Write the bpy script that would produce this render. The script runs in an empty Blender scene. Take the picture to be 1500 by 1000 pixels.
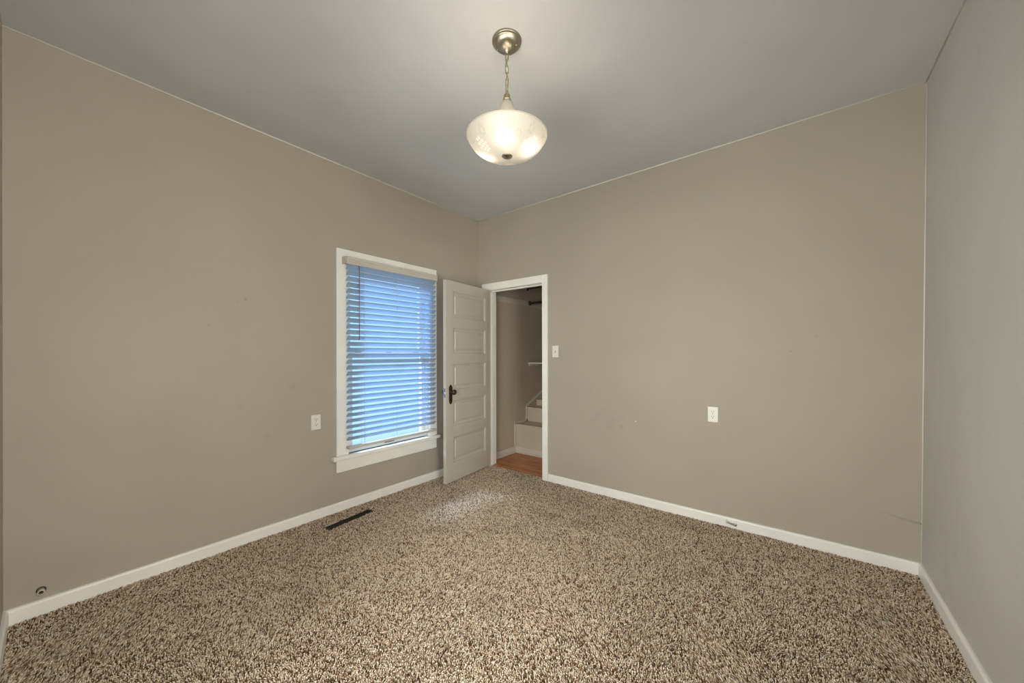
import bpy, bmesh, math, random
import numpy as np
from mathutils import Vector, Matrix

random.seed(7)
PI = math.pi
R = math.radians
scene = bpy.context.scene
C = scene.collection

# ------------------------------------------------------------------ camera
cam_d = bpy.data.cameras.new('camera')
cam_d.sensor_fit = 'HORIZONTAL'
cam_d.sensor_width = 36.0
cam_d.lens = 530.543 / 1500 * 36.0
cam_d.shift_y = 18.2155 / 1500
cam_d.clip_start = 0.02
cam = bpy.data.objects.new('camera', cam_d)
C.objects.link(cam)
cam.matrix_world = (Matrix.Translation((2.9653, -3.1197, 1.2841))
                    @ Matrix.Rotation(0.6672, 4, 'Z') @ Matrix.Rotation(PI / 2, 4, 'X')
                    @ Matrix.Rotation(-0.0019, 4, 'Z'))
scene.camera = cam

# ------------------------------------------------------------------ colour management
vs = scene.view_settings
vs.view_transform = 'Standard'
vs.look = 'None'
vs.gamma = 1.0
vs.use_curve_mapping = False
vs.exposure = 0.0

# ------------------------------------------------------------------ world: pale overcast sky
SKY = 1.5
world = bpy.data.worlds.new('world')
scene.world = world
world.use_nodes = True
wn, wl = world.node_tree.nodes, world.node_tree.links
wn.clear()
wo = wn.new('ShaderNodeOutputWorld')
wb = wn.new('ShaderNodeBackground')
wt = wn.new('ShaderNodeTexCoord')
wx = wn.new('ShaderNodeSeparateXYZ')
wr = wn.new('ShaderNodeValToRGB')
wr.color_ramp.elements[0].position = 0.40
wr.color_ramp.elements[0].color = (0.40, 0.64, 0.84, 1)
wr.color_ramp.elements[1].position = 0.62
wr.color_ramp.elements[1].color = (0.34, 0.63, 1.0, 1)
wm = wn.new('ShaderNodeMath'); wm.operation = 'MULTIPLY_ADD'
wm.inputs[1].default_value = 0.5; wm.inputs[2].default_value = 0.5
wl.new(wt.outputs['Generated'], wx.inputs[0])
wl.new(wx.outputs['Z'], wm.inputs[0])
wl.new(wm.outputs[0], wr.inputs[0])
wl.new(wr.outputs[0], wb.inputs['Color'])
wb.inputs['Strength'].default_value = SKY
wl.new(wb.outputs[0], wo.inputs['Surface'])

# hazy daylight from beyond the window (low, soft)
sun_d = bpy.data.lights.new('sun', 'SUN')
sun_d.energy = 20.0
sun_d.angle = R(17)
sun_d.color = (0.56, 0.75, 1.0)
sun = bpy.data.objects.new('sun', sun_d)
C.objects.link(sun)
sun.rotation_euler = Vector((0.80, 0.26, -0.62)).to_track_quat('-Z', 'Y').to_euler()

BULB = 51.0       # emission strength of the pendant bulbs


def portal(name, loc, rot, sx, sy):
    d = bpy.data.lights.new(name, 'AREA')
    d.shape = 'RECTANGLE'; d.size = sx; d.size_y = sy
    d.cycles.is_portal = True
    o = bpy.data.objects.new(name, d)
    C.objects.link(o); o.location = loc; o.rotation_euler = rot
    return o


portal('window_portal', (-0.16, -1.161, 1.26), (0, R(-90), 0), 1.7, 0.9)

# added fill lights outside two made-up windows, all out of view
E_F, E_R = 205.0, 152.0        # watts
FILL_COL = (1.0, 0.925, 0.80)


def added_fill(loc, rot, sx, sy, watts):
    d = bpy.data.lights.new('added_fill', 'AREA')
    d.shape = 'RECTANGLE'; d.size = sx; d.size_y = sy
    d.energy = watts; d.color = FILL_COL
    o = bpy.data.objects.new('added_fill', d)
    C.objects.link(o); o.location = loc; o.rotation_euler = rot


added_fill((2.1, -3.80, 1.3), (R(90), 0, 0), 2.2, 2.5, E_F)
added_fill((4.00, -2.6, 1.35), (0, R(90), 0), 2.2, 1.4, E_R)

# ------------------------------------------------------------------ helpers


def link(o, parent=None):
    C.objects.link(o)
    if parent is not None:
        o.parent = parent
    return o


class MB:
    def __init__(self):
        self.bm = bmesh.new()

    def box(self, a, b, bev=0.0, seg=2, mat=None):
        x0, y0, z0 = a; x1, y1, z1 = b
        t = bmesh.new()
        vs_ = [t.verts.new(p) for p in ((x0, y0, z0), (x1, y0, z0), (x1, y1, z0), (x0, y1, z0),
                                       (x0, y0, z1), (x1, y0, z1), (x1, y1, z1), (x0, y1, z1))]
        for f in ((0, 3, 2, 1), (4, 5, 6, 7), (0, 1, 5, 4), (1, 2, 6, 5), (2, 3, 7, 6), (3, 0, 4, 7)):
            t.faces.new([vs_[i] for i in f])
        if bev > 0:
            bmesh.ops.bevel(t, geom=list(t.edges), offset=bev, segments=seg, affect='EDGES', profile=0.5)
        self.add(t, mat)
        return self

    def add(self, t, mat=None):
        if mat is not None:
            t.transform(mat)
        me = bpy.data.meshes.new('tmp')
        t.to_mesh(me); t.free()
        self.bm.from_mesh(me)
        bpy.data.meshes.remove(me)

    def prism(self, pts, axis, a, b, mat=None):
        """closed 2-D outline extruded along an axis"""
        t = bmesh.new()

        def P(p, w):
            if axis == 'x':
                return (w, p[0], p[1])
            if axis == 'y':
                return (p[0], w, p[1])
            return (p[0], p[1], w)
        A = [t.verts.new(P(p, a)) for p in pts]
        B = [t.verts.new(P(p, b)) for p in pts]
        n = len(pts)
        t.faces.new(A); t.faces.new(B[::-1])
        for i in range(n):
            t.faces.new((A[i], B[i], B[(i + 1) % n], A[(i + 1) % n]))
        bmesh.ops.recalc_face_normals(t, faces=t.faces)
        self.add(t, mat)
        return self

    def lathe(self, prof, n=32, mat=None, rib=0, ribamp=0.0):
        t = bmesh.new()
        rings = []
        for r, z in prof:
            if r < 1e-6:
                rings.append([t.verts.new((0, 0, z))])
            else:
                ring = []
                for k in range(n):
                    a = 2 * PI * k / n
                    rr = r * (1 + ribamp * math.cos(rib * a)) if rib else r
                    ring.append(t.verts.new((rr * math.cos(a), rr * math.sin(a), z)))
                rings.append(ring)
        for A, B in zip(rings, rings[1:]):
            for k in range(n):
                k2 = (k + 1) % n
                if len(A) == 1 and len(B) == 1:
                    continue
                if len(A) == 1:
                    t.faces.new((A[0], B[k], B[k2]))
                elif len(B) == 1:
                    t.faces.new((A[k], A[k2], B[0]))
                else:
                    t.faces.new((A[k], A[k2], B[k2], B[k]))
        bmesh.ops.recalc_face_normals(t, faces=t.faces)
        for f in t.faces:
            f.smooth = True
        self.add(t, mat)
        return self

    def tube(self, pts, r, n=8, closed=False, mat=None):
        t = bmesh.new()
        pts = [Vector(p) for p in pts]
        m = len(pts)
        rings = []
        up = None
        for i in range(m):
            if closed:
                d = (pts[(i + 1) % m] - pts[i - 1]).normalized()
            else:
                d = (pts[min(i + 1, m - 1)] - pts[max(i - 1, 0)]).normalized()
            if up is None:
                up = d.orthogonal().normalized()
            up = (up - d * up.dot(d)).normalized()
            s = d.cross(up)
            rr = r[i] if isinstance(r, (list, tuple)) else r
            rings.append([t.verts.new(pts[i] + rr * (math.cos(2 * PI * k / n) * up + math.sin(2 * PI * k / n) * s)) for k in range(n)])
        rg = range(m) if closed else range(m - 1)
        for i in rg:
            A, B = rings[i], rings[(i + 1) % m]
            for k in range(n):
                t.faces.new((A[k], A[(k + 1) % n], B[(k + 1) % n], B[k]))
        if not closed:
            t.faces.new(rings[0][::-1]); t.faces.new(rings[-1])
        bmesh.ops.recalc_face_normals(t, faces=t.faces)
        for f in t.faces:
            f.smooth = True
        self.add(t, mat)
        return self

    def build(self, name, mat, parent=None, smooth=False):
        me = bpy.data.meshes.new(name)
        self.bm.to_mesh(me); self.bm.free()
        if smooth:
            for p in me.polygons:
                p.use_smooth = True
        if mat is not None:
            me.materials.append(mat)
        o = bpy.data.objects.new(name, me)
        return link(o, parent)


def tag(o, label, cat, group=None, kind=None):
    o['label'] = label
    o['category'] = cat
    if group:
        o['group'] = group
    if kind:
        o['kind'] = kind
    return o


def struct(o, label=None, cat=None):
    o['kind'] = 'structure'
    if label:
        o['label'] = label
    if cat:
        o['category'] = cat
    return o


def thing(name, label, cat, loc=(0, 0, 0), rotz=0.0, group=None):
    o = bpy.data.objects.new(name, None)
    o.empty_display_size = 0.1
    link(o)
    o.location = loc
    o.rotation_euler = (0, 0, rotz)
    return tag(o, label, cat, group)


def copy_tree(o, parent=None):
    c = o.copy(); C.objects.link(c); c.parent = parent
    for ch in list(o.children):
        copy_tree(ch, c)
    return c


# ------------------------------------------------------------------ materials
def new_mat(name):
    m = bpy.data.materials.new(name)
    m.use_nodes = True
    nt = m.node_tree
    nt.nodes.clear()
    out = nt.nodes.new('ShaderNodeOutputMaterial')
    return m, nt, out


def principled(name, col, rough=0.5, metal=0.0, spec=0.5, bump=None, var=0.0, vscale=3.0):
    """plain paint / metal with procedural mottling and bump: bump = (scale, strength, distance)"""
    m, nt, out = new_mat(name)
    N, L = nt.nodes, nt.links
    b = N.new('ShaderNodeBsdfPrincipled')
    b.inputs['Roughness'].default_value = rough
    b.inputs['Metallic'].default_value = metal
    b.inputs['Specular IOR Level'].default_value = spec
    tc = N.new('ShaderNodeTexCoord')
    nz = N.new('ShaderNodeTexNoise')
    nz.inputs['Scale'].default_value = vscale
    nz.inputs['Detail'].default_value = 4
    L.new(tc.outputs['Object'], nz.inputs['Vector'])
    mr = N.new('ShaderNodeMapRange')
    mr.inputs['From Min'].default_value = 0.3; mr.inputs['From Max'].default_value = 0.7
    mr.inputs['To Min'].default_value = 1 - var; mr.inputs['To Max'].default_value = 1 + var
    L.new(nz.outputs['Fac'], mr.inputs['Value'])
    vm = N.new('ShaderNodeVectorMath'); vm.operation = 'SCALE'
    vm.inputs[0].default_value = col[:3]
    L.new(mr.outputs[0], vm.inputs['Scale'])
    L.new(vm.outputs[0], b.inputs['Base Color'])
    if bump:
        bn = N.new('ShaderNodeTexNoise')
        bn.inputs['Scale'].default_value = bump[0]
        bn.inputs['Detail'].default_value = 3
        L.new(tc.outputs['Object'], bn.inputs['Vector'])
        bp = N.new('ShaderNodeBump')
        bp.inputs['Strength'].default_value = bump[1]
        bp.inputs['Distance'].default_value = bump[2]
        L.new(bn.outputs['Fac'], bp.inputs['Height'])
        L.new(bp.outputs[0], b.inputs['Normal'])
    L.new(b.outputs[0], out.inputs['Surface'])
    return m


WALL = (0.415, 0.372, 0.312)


def wall_mat(name, col=WALL, marks=(), rough=0.55):
    """painted plaster: roller stipple, slow waviness, and scuffs: marks = ((x,y,z), radius, darken)"""
    m, nt, out = new_mat(name)
    N, L = nt.nodes, nt.links
    b = N.new('ShaderNodeBsdfPrincipled')
    b.inputs['Roughness'].default_value = rough
    b.inputs['Specular IOR Level'].default_value = 0.3
    tc = N.new('ShaderNodeTexCoord')
    n1 = N.new('ShaderNodeTexNoise'); n1.inputs['Scale'].default_value = 1.6; n1.inputs['Detail'].default_value = 5
    L.new(tc.outputs['Object'], n1.inputs['Vector'])
    mr = N.new('ShaderNodeMapRange')
    mr.inputs['From Min'].default_value = 0.3; mr.inputs['From Max'].default_value = 0.7
    mr.inputs['To Min'].default_value = 0.965; mr.inputs['To Max'].default_value = 1.03
    L.new(n1.outputs['Fac'], mr.inputs['Value'])
    cur = mr.outputs[0]
    if marks:
        nd = N.new('ShaderNodeTexNoise'); nd.inputs['Scale'].default_value = 14; nd.inputs['Detail'].default_value = 5
        L.new(tc.outputs['Object'], nd.inputs['Vector'])
    for (p, rad, dk) in marks:
        dv = N.new('ShaderNodeVectorMath'); dv.operation = 'DISTANCE'
        L.new(tc.outputs['Object'], dv.inputs[0]); dv.inputs[1].default_value = p
        # ragged rim from noise
        ad = N.new('ShaderNodeMath'); ad.operation = 'MULTIPLY_ADD'
        L.new(nd.outputs['Fac'], ad.inputs[0]); ad.inputs[1].default_value = rad * 2.2
        L.new(dv.outputs['Value'], ad.inputs[2])
        mm = N.new('ShaderNodeMapRange'); mm.interpolation_type = 'SMOOTHSTEP'
        mm.inputs['From Min'].default_value = rad * 1.3; mm.inputs['From Max'].default_value = rad * 2.1
        mm.inputs['To Min'].default_value = dk; mm.inputs['To Max'].default_value = 1.0
        L.new(ad.outputs[0], mm.inputs['Value'])
        mu = N.new('ShaderNodeMath'); mu.operation = 'MULTIPLY'
        L.new(cur, mu.inputs[0]); L.new(mm.outputs[0], mu.inputs[1])
        cur = mu.outputs[0]
    vm = N.new('ShaderNodeVectorMath'); vm.operation = 'SCALE'
    vm.inputs[0].default_value = col
    L.new(cur, vm.inputs['Scale'])
    L.new(vm.outputs[0], b.inputs['Base Color'])
    n2 = N.new('ShaderNodeTexNoise'); n2.inputs['Scale'].default_value = 3.2; n2.inputs['Detail'].default_value = 2
    n3 = N.new('ShaderNodeTexNoise'); n3.inputs['Scale'].default_value = 160; n3.inputs['Detail'].default_value = 2
    L.new(tc.outputs['Object'], n2.inputs['Vector']); L.new(tc.outputs['Object'], n3.inputs['Vector'])
    b1 = N.new('ShaderNodeBump'); b1.inputs['Strength'].default_value = 0.35; b1.inputs['Distance'].default_value = 0.02
    b2 = N.new('ShaderNodeBump'); b2.inputs['Strength'].default_value = 0.12; b2.inputs['Distance'].default_value = 0.001
    L.new(n2.outputs['Fac'], b1.inputs['Height'])
    L.new(n3.outputs['Fac'], b2.inputs['Height'])
    L.new(b1.outputs[0], b2.inputs['Normal'])
    L.new(b2.outputs[0], b.inputs['Normal'])
    L.new(b.outputs[0], out.inputs['Surface'])
    return m


M = {}
M['wall_left'] = wall_mat('paint_left', marks=(
    ((0, -2.30, 1.66), 0.012, 0.86), ((0, -2.345, 1.64), 0.007, 0.88), ((0, -2.50, 1.47), 0.010, 0.84),
    ((0, -2.17, 0.70), 0.030, 0.95), ((0, -2.33, 0.93), 0.03, 0.95), ((0, -2.0, 1.04), 0.04, 0.96)))
M['wall_back'] = wall_mat('paint_back', marks=(
    ((1.50, 0, 0.69), 0.070, 0.955), ((1.64, 0, 0.660), 0.075, 0.945), ((1.74, 0, 0.64), 0.022, 0.90),
    ((1.57, 0, 0.775), 0.024, 0.93), ((1.75, 0, 0.71), 0.035, 0.95), ((2.93, 0, 1.30), 0.008, 0.80),
    ((3.06, 0, 1.40), 0.02, 0.93)))
M['wall_right'] = wall_mat('paint_right_lit', col=(0.555, 0.54, 0.505), marks=(  # pale cool cast of the window light put into this wall's colour
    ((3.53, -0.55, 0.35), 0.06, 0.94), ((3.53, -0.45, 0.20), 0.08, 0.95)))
M['wall_plain'] = wall_mat('paint_plain')
M['wall_closet'] = wall_mat('paint_closet', col=(0.53, 0.45, 0.355))
M['ceiling'] = wall_mat('paint_ceiling', col=(0.595, 0.59, 0.588), rough=0.45)
M['trim'] = principled('trim_white', (0.87, 0.85, 0.81), rough=0.35, var=0.03, vscale=5, bump=(30, 0.1, 0.002))
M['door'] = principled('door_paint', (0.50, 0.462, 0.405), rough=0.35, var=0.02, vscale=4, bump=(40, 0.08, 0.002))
M['bead'] = principled('caulk_bead', (0.74, 0.71, 0.66), rough=0.5, var=0.05, vscale=20)
M['plate'] = principled('plate_plastic', (0.78, 0.75, 0.69), rough=0.3, var=0.01)
M['slot'] = principled('slot_dark', (0.02, 0.018, 0.016), rough=0.6)
M['bronze'] = principled('dark_bronze', (0.055, 0.036, 0.028), rough=0.38, metal=0.6, var=0.3, vscale=60, bump=(120, 0.5, 0.002))
M['brass'] = principled('antique_brass', (0.50, 0.41, 0.26), rough=0.32, metal=1.0, var=0.1, vscale=20)
M['nickel'] = principled('brushed_nickel', (0.40, 0.35, 0.275), rough=0.34, metal=1.0, var=0.06, vscale=10)
nt_ = M['nickel'].node_tree
tn_ = nt_.nodes.new('ShaderNodeTangent'); tn_.direction_type = 'RADIAL'; tn_.axis = 'Z'
b_ = [q for q in nt_.nodes if q.type == 'BSDF_PRINCIPLED'][0]
b_.inputs['Anisotropic'].default_value = 0.75
nt_.links.new(tn_.outputs[0], b_.inputs['Tangent'])
M['steel'] = principled('steel', (0.55, 0.53, 0.50), rough=0.3, metal=1.0)
M['register'] = principled('register_dark', (0.028, 0.021, 0.016), rough=0.45, metal=0.3, var=0.2, vscale=30)
M['rod'] = principled('rod_dark', (0.055, 0.032, 0.022), rough=0.4, var=0.2)
M['wand'] = principled('wand_brown', (0.30, 0.20, 0.18), rough=0.4, var=0.05)
M['cord'] = principled('cord', (0.62, 0.62, 0.62), rough=0.7)
M['vinyl'] = principled('vinyl_white', (0.80, 0.80, 0.79), rough=0.35, var=0.01)
M['rail'] = principled('blind_rail', (0.56, 0.52, 0.46), rough=0.4, var=0.03)
M['lift'] = principled('sash_lift_shade_blue', (0.06, 0.075, 0.16), rough=0.5)  # blue shadow of the recessed lift put into the colour
M['bulb_socket'] = principled('socket', (0.7, 0.68, 0.62), rough=0.5)
M['cream'] = principled('cream_pipe', (0.62, 0.57, 0.46), rough=0.5, var=0.1, vscale=60)
M['rust'] = principled('brown_hollow', (0.10, 0.055, 0.03), rough=0.8, var=0.4, vscale=80)


def slat_material():  # blue of the sky light put into the colours of white slats
    m, nt, out = new_mat('slat_sky_tint')
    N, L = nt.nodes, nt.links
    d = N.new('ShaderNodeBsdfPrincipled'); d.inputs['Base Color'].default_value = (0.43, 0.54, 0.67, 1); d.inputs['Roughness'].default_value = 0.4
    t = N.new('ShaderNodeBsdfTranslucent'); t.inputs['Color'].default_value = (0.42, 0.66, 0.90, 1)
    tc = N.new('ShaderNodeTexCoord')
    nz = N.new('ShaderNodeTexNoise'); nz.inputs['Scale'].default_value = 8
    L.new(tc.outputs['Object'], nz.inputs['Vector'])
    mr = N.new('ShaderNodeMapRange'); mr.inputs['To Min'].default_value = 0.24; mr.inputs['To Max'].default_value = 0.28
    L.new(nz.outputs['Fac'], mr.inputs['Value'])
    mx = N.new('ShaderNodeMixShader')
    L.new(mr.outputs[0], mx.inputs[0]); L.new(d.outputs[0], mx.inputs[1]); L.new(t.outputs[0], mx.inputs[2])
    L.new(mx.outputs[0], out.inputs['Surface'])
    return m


def pane_material():
    m, nt, out = new_mat('window_glass')
    N, L = nt.nodes, nt.links
    t = N.new('ShaderNodeBsdfTransparent'); t.inputs['Color'].default_value = (0.95, 0.97, 0.97, 1)
    g = N.new('ShaderNodeBsdfGlossy'); g.inputs['Roughness'].default_value = 0.02
    f = N.new('ShaderNodeFresnel'); f.inputs['IOR'].default_value = 1.45
    mx = N.new('ShaderNodeMixShader')
    L.new(f.outputs[0], mx.inputs[0]); L.new(t.outputs[0], mx.inputs[1]); L.new(g.outputs[0], mx.inputs[2])
    L.new(mx.outputs[0], out.inputs['Surface'])
    return m


def frosted_material(name, col, clear=0.0, use_etch=False):
    """acid-etched glass: light passes through and is scattered; etched marks let more or less through"""
    m, nt, out = new_mat(name)
    N, L = nt.nodes, nt.links
    tr = N.new('ShaderNodeBsdfTranslucent'); tr.inputs['Color'].default_value = (*col, 1)
    df = N.new('ShaderNodeBsdfPrincipled'); df.inputs['Base Color'].default_value = (0.70, 0.68, 0.63, 1); df.inputs['Roughness'].default_value = 0.35
    m1 = N.new('ShaderNodeMixShader'); m1.inputs[0].default_value = 0.40
    L.new(tr.outputs[0], m1.inputs[1]); L.new(df.outputs[0], m1.inputs[2])
    tp = N.new('ShaderNodeBsdfTransparent'); tp.inputs['Color'].default_value = (0.97, 0.96, 0.93, 1)
    m2 = N.new('ShaderNodeMixShader'); m2.inputs[0].default_value = clear
    L.new(m1.outputs[0], m2.inputs[1]); L.new(tp.outputs[0], m2.inputs[2])
    if use_etch:
        at = N.new('ShaderNodeAttribute'); at.attribute_name = 'etch'
        mr = N.new('ShaderNodeMapRange')
        mr.inputs['From Min'].default_value = -1; mr.inputs['From Max'].default_value = 1
        L.new(at.outputs['Fac'], mr.inputs['Value'])
        r = N.new('ShaderNodeValToRGB')
        e = r.color_ramp.elements
        e[0].color = (*[c * 0.62 for c in col], 1); e[1].color = (*[min(1, c * 2.1) for c in col], 1)
        k = e.new(0.5); k.color = (*col, 1)
        L.new(mr.outputs[0], r.inputs[0]); L.new(r.outputs[0], tr.inputs['Color'])
    L.new(m2.outputs[0], out.inputs['Surface'])
    return m


def emit_material(name, col, s):
    m, nt, out = new_mat(name)
    e = nt.nodes.new('ShaderNodeEmission')
    e.inputs['Color'].default_value = (*col, 1); e.inputs['Strength'].default_value = s
    nt.links.new(e.outputs[0], out.inputs['Surface'])
    return m


def carpet_material():
    m, nt, out = new_mat('carpet_yarn')
    N, L = nt.nodes, nt.links
    b = N.new('ShaderNodeBsdfPrincipled'); b.inputs['Roughness'].default_value = 0.9
    b.inputs['Specular IOR Level'].default_value = 0.1
    g = N.new('ShaderNodeNewGeometry')
    r = N.new('ShaderNodeValToRGB')
    e = r.color_ramp.elements
    stops = ((0.0, (0.10, 0.050, 0.024)), (0.16, (0.24, 0.140, 0.080)), (0.33, (0.55, 0.395, 0.275)),
             (0.60, (0.82, 0.665, 0.51)), (1.0, (0.96, 0.87, 0.745)))
    e[0].position, e[0].color = stops[0][0], (*stops[0][1], 1)
    e[1].position, e[1].color = stops[-1][0], (*stops[-1][1], 1)
    for p, c in stops[1:-1]:
        k = e.new(p); k.color = (*c, 1)
    L.new(g.outputs['Random Per Island'], r.inputs[0])
    L.new(r.outputs[0], b.inputs['Base Color'])
    L.new(b.outputs[0], out.inputs['Surface'])
    return m


def wood_material():
    m, nt, out = new_mat('oak_strip')
    N, L = nt.nodes, nt.links
    b = N.new('ShaderNodeBsdfPrincipled'); b.inputs['Roughness'].default_value = 0.35
    tc = N.new('ShaderNodeTexCoord')
    br = N.new('ShaderNodeTexBrick')
    br.inputs['Color1'].default_value = (0.62, 0.225, 0.058, 1)
    br.inputs['Color2'].default_value = (0.42, 0.135, 0.035, 1)
    br.inputs['Mortar'].default_value = (0.07, 0.025, 0.01, 1)
    br.inputs['Scale'].default_value = 1.0
    br.inputs['Mortar Size'].default_value = 0.0012
    br.inputs['Brick Width'].default_value = 0.42
    br.inputs['Row Height'].default_value = 0.057
    br.offset = 0.37
    L.new(tc.outputs['Object'], br.inputs['Vector'])
    mp = N.new('ShaderNodeMapping'); mp.inputs['Scale'].default_value = (5, 60, 1)
    L.new(tc.outputs['Object'], mp.inputs['Vector'])
    nz = N.new('ShaderNodeTexNoise'); nz.inputs['Scale'].default_value = 1.0; nz.inputs['Detail'].default_value = 5
    L.new(mp.outputs[0], nz.inputs['Vector'])
    mr = N.new('ShaderNodeMapRange'); mr.inputs['From Min'].default_value = 0.3; mr.inputs['From Max'].default_value = 0.7
    mr.inputs['To Min'].default_value = 0.6; mr.inputs['To Max'].default_value = 1.4
    L.new(nz.outputs['Fac'], mr.inputs['Value'])
    vm = N.new('ShaderNodeVectorMath'); vm.operation = 'SCALE'
    L.new(br.outputs['Color'], vm.inputs[0]); L.new(mr.outputs[0], vm.inputs['Scale'])
    L.new(vm.outputs[0], b.inputs['Base Color'])
    L.new(b.outputs[0], out.inputs['Surface'])
    return m


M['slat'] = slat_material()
M['pane'] = pane_material()
M['bowl'] = frosted_material('frosted_bowl', (0.25, 0.238, 0.217), 0.0, True)
M['neck'] = frosted_material('frosted_neck', (0.75, 0.72, 0.66), 0.12)
M['bulb'] = emit_material('bulb_glow', (1.0, 0.87, 0.70), BULB)
M['carpet'] = carpet_material()
M['wood'] = wood_material()

# ------------------------------------------------------------------ room shell
H = 2.85                     # ceiling height
D = 3.2655                   # depth of the room to the wall behind the camera
WB, WT = 3.530, 3.555        # the right wall leans out a little
FZ = -0.014                  # carpet backing level (pile tips near z = 0)
WY0, WY1, WZ0, WZ1 = -1.587, -0.737, 0.449, 2.06     # window opening
DX0, DX1, DZ = 0.170, 0.905, 2.012                   # doorway
TH = 0.12                    # back wall thickness

f = MB().box((-0.14, -D - 0.14, FZ - 0.10), (3.75, 0.035, FZ)).build('floor', M['register'])
f.data.materials[0] = principled('carpet_backing', (0.17, 0.115, 0.075), rough=0.95, var=0.2, vscale=40)
struct(f, 'floor of the room under the carpet', 'floor')

w = MB()
w.box((-0.14, -D - 0.14, FZ), (0, WY0, H)).box((-0.14, WY1, FZ), (0, TH, H))
w.box((-0.14, WY0, FZ), (0, WY1, WZ0)).box((-0.14, WY0, WZ1), (0, WY1, H))
struct(w.build('wall_left', M['wall_left']), 'greige painted left wall with the window in it', 'wall')

w = MB()
w.box((0, 0, FZ), (DX0, TH, H)).box((DX1, 0, FZ), (3.75, TH, H)).box((DX0, 0, DZ), (DX1, TH, H))
struct(w.build('wall_back', M['wall_back']), 'greige painted far wall with the closet doorway', 'wall')

w = MB()
RY0, RY1, RZ0, RZ1 = -3.10, -2.10, 0.40, 2.30          # opening added to let fill light in, beyond the right edge of the view


def wx_(z):
    return WB + (WT - WB) * (z - FZ) / (H - FZ)


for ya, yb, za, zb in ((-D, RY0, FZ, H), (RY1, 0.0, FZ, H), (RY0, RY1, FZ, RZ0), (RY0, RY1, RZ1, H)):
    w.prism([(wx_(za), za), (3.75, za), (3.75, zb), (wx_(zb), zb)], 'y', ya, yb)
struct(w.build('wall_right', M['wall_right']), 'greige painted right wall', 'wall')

# wall behind the camera, with an added opening in it that lets the fill light in
FW0, FW1 = 0.12, 2.25
FO = ((1.45, 2.75),)
w = MB()
for xa, xb in ((-0.14, FO[0][0]), (FO[0][1], 3.75)):
    w.box((xa, -D - 0.14, FZ), (xb, -D, H))
for xa, xb in FO:
    w.box((xa, -D - 0.14, FZ), (xb, -D, FW0)).box((xa, -D - 0.14, FW1), (xb, -D, H))
struct(w.build('wall_front', M['wall_plain']), 'greige painted wall at the left edge of the view', 'wall')


def added_window(name, loc, rotz, wid, hgt_):  # frame and panes for the added, unseen window openings
    o = bpy.data.objects.new(name, None); link(o); o.location = loc; o.rotation_euler = (0, 0, rotz); struct(o)
    h_ = wid / 2
    MB().box((-h_, -0.02, 0), (-h_ + 0.05, 0.02, hgt_)).box((h_ - 0.05, -0.02, 0), (h_, 0.02, hgt_)) \
        .box((-h_ + 0.05, -0.02, 0), (h_ - 0.05, 0.02, 0.05)).box((-h_ + 0.05, -0.02, hgt_ - 0.05), (h_ - 0.05, 0.02, hgt_)) \
        .box((-0.03, -0.02, 0.05), (0.03, 0.02, hgt_ - 0.05)).build('window_frame', M['vinyl'], o)
    for q0, q1 in ((-h_ + 0.05, -0.03), (0.03, h_ - 0.05)):
        MB().box((q0, -0.003, 0.05), (q1, 0.003, hgt_ - 0.05)).build('pane', M['pane'], o)


added_window('added_window_2', ((FO[0][0] + FO[0][1]) / 2, -D - 0.07, FW0), 0, FO[0][1] - FO[0][0], FW1 - FW0)
added_window('added_window_3', (3.65, (RY0 + RY1) / 2, RZ0), PI / 2, RY1 - RY0, RZ1 - RZ0)

c = MB().box((-0.14, -D - 0.14, H), (3.75, TH, H + 0.12)).build('ceiling', M['ceiling'])
struct(c, 'smooth painted ceiling', 'ceiling')


# pale caulk beads where wall meets ceiling, and up the two far corners
def bead(name, a, b, r=0.0048):
    return struct(MB().tube([a, b], r, n=6).build(name, M['bead']))


bead('trim_1', (0.001, -D, H - 0.001), (0.001, 0, H - 0.001))
bead('trim_2', (0, -0.001, H - 0.001), (WT, -0.001, H - 0.001))
bead('trim_3', (WT - 0.001, -D, H - 0.001), (WT - 0.001, 0, H - 0.001))
bead('trim_4', (WB - 0.001, -0.001, 0.05), (WT - 0.001, -0.001, H), r=0.003)
o = bead('trim_5', (0.0005, -0.0005, 0.05), (0.0005, -0.0005, H), r=0.002)
o.data.materials[0] = M['wall_plain']

# baseboards (profile: flat face, eased rounded top)
BH, BT = 0.067, 0.016


def base_profile(h=BH, t=BT):
    pts = [(0, FZ), (t, FZ), (t, h - 0.014)]
    for k in range(1, 6):
        a = k / 5 * PI / 2
        pts.append((t - 0.011 * (1 - math.cos(a)), h - 0.014 + 0.014 * math.sin(a)))
    pts.append((0, h))
    return pts


pr = base_profile()
struct(MB().prism(pr, 'y', -D, 0.0).build('baseboard_left', M['trim']), 'white baseboard along the left wall', 'baseboard')
struct(MB().prism([(-p, q) for p, q in pr], 'x', 0.979, WB - BT + 0.004).build('baseboard_back', M['trim']), 'white baseboard along the far wall', 'baseboard')
struct(MB().prism([(WB - p, q) for p, q in pr], 'y', -D, 0.0).build('baseboard_right', M['trim']), 'white baseboard along the right wall', 'baseboard')
struct(MB().prism([(-D + p, q) for p, q in pr], 'x', BT - 0.004, WB - BT + 0.004).build('baseboard_front', M['trim']), 'white baseboard at the left edge of the view', 'baseboard')

# ridge of cracked plaster near the right corner
t_ = MB().tube([(3.31, 0.003, 0.332), (3.39, 0.0005, 0.315), (3.44, -0.001, 0.305), (3.50, -0.0015, 0.296), (3.531, -0.001, 0.295)],
               [0.001, 0.003, 0.005, 0.006, 0.005], n=8).build('wall_crack', M['wall_back'])
struct(t_); t_.name = 'trim_6'

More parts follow.
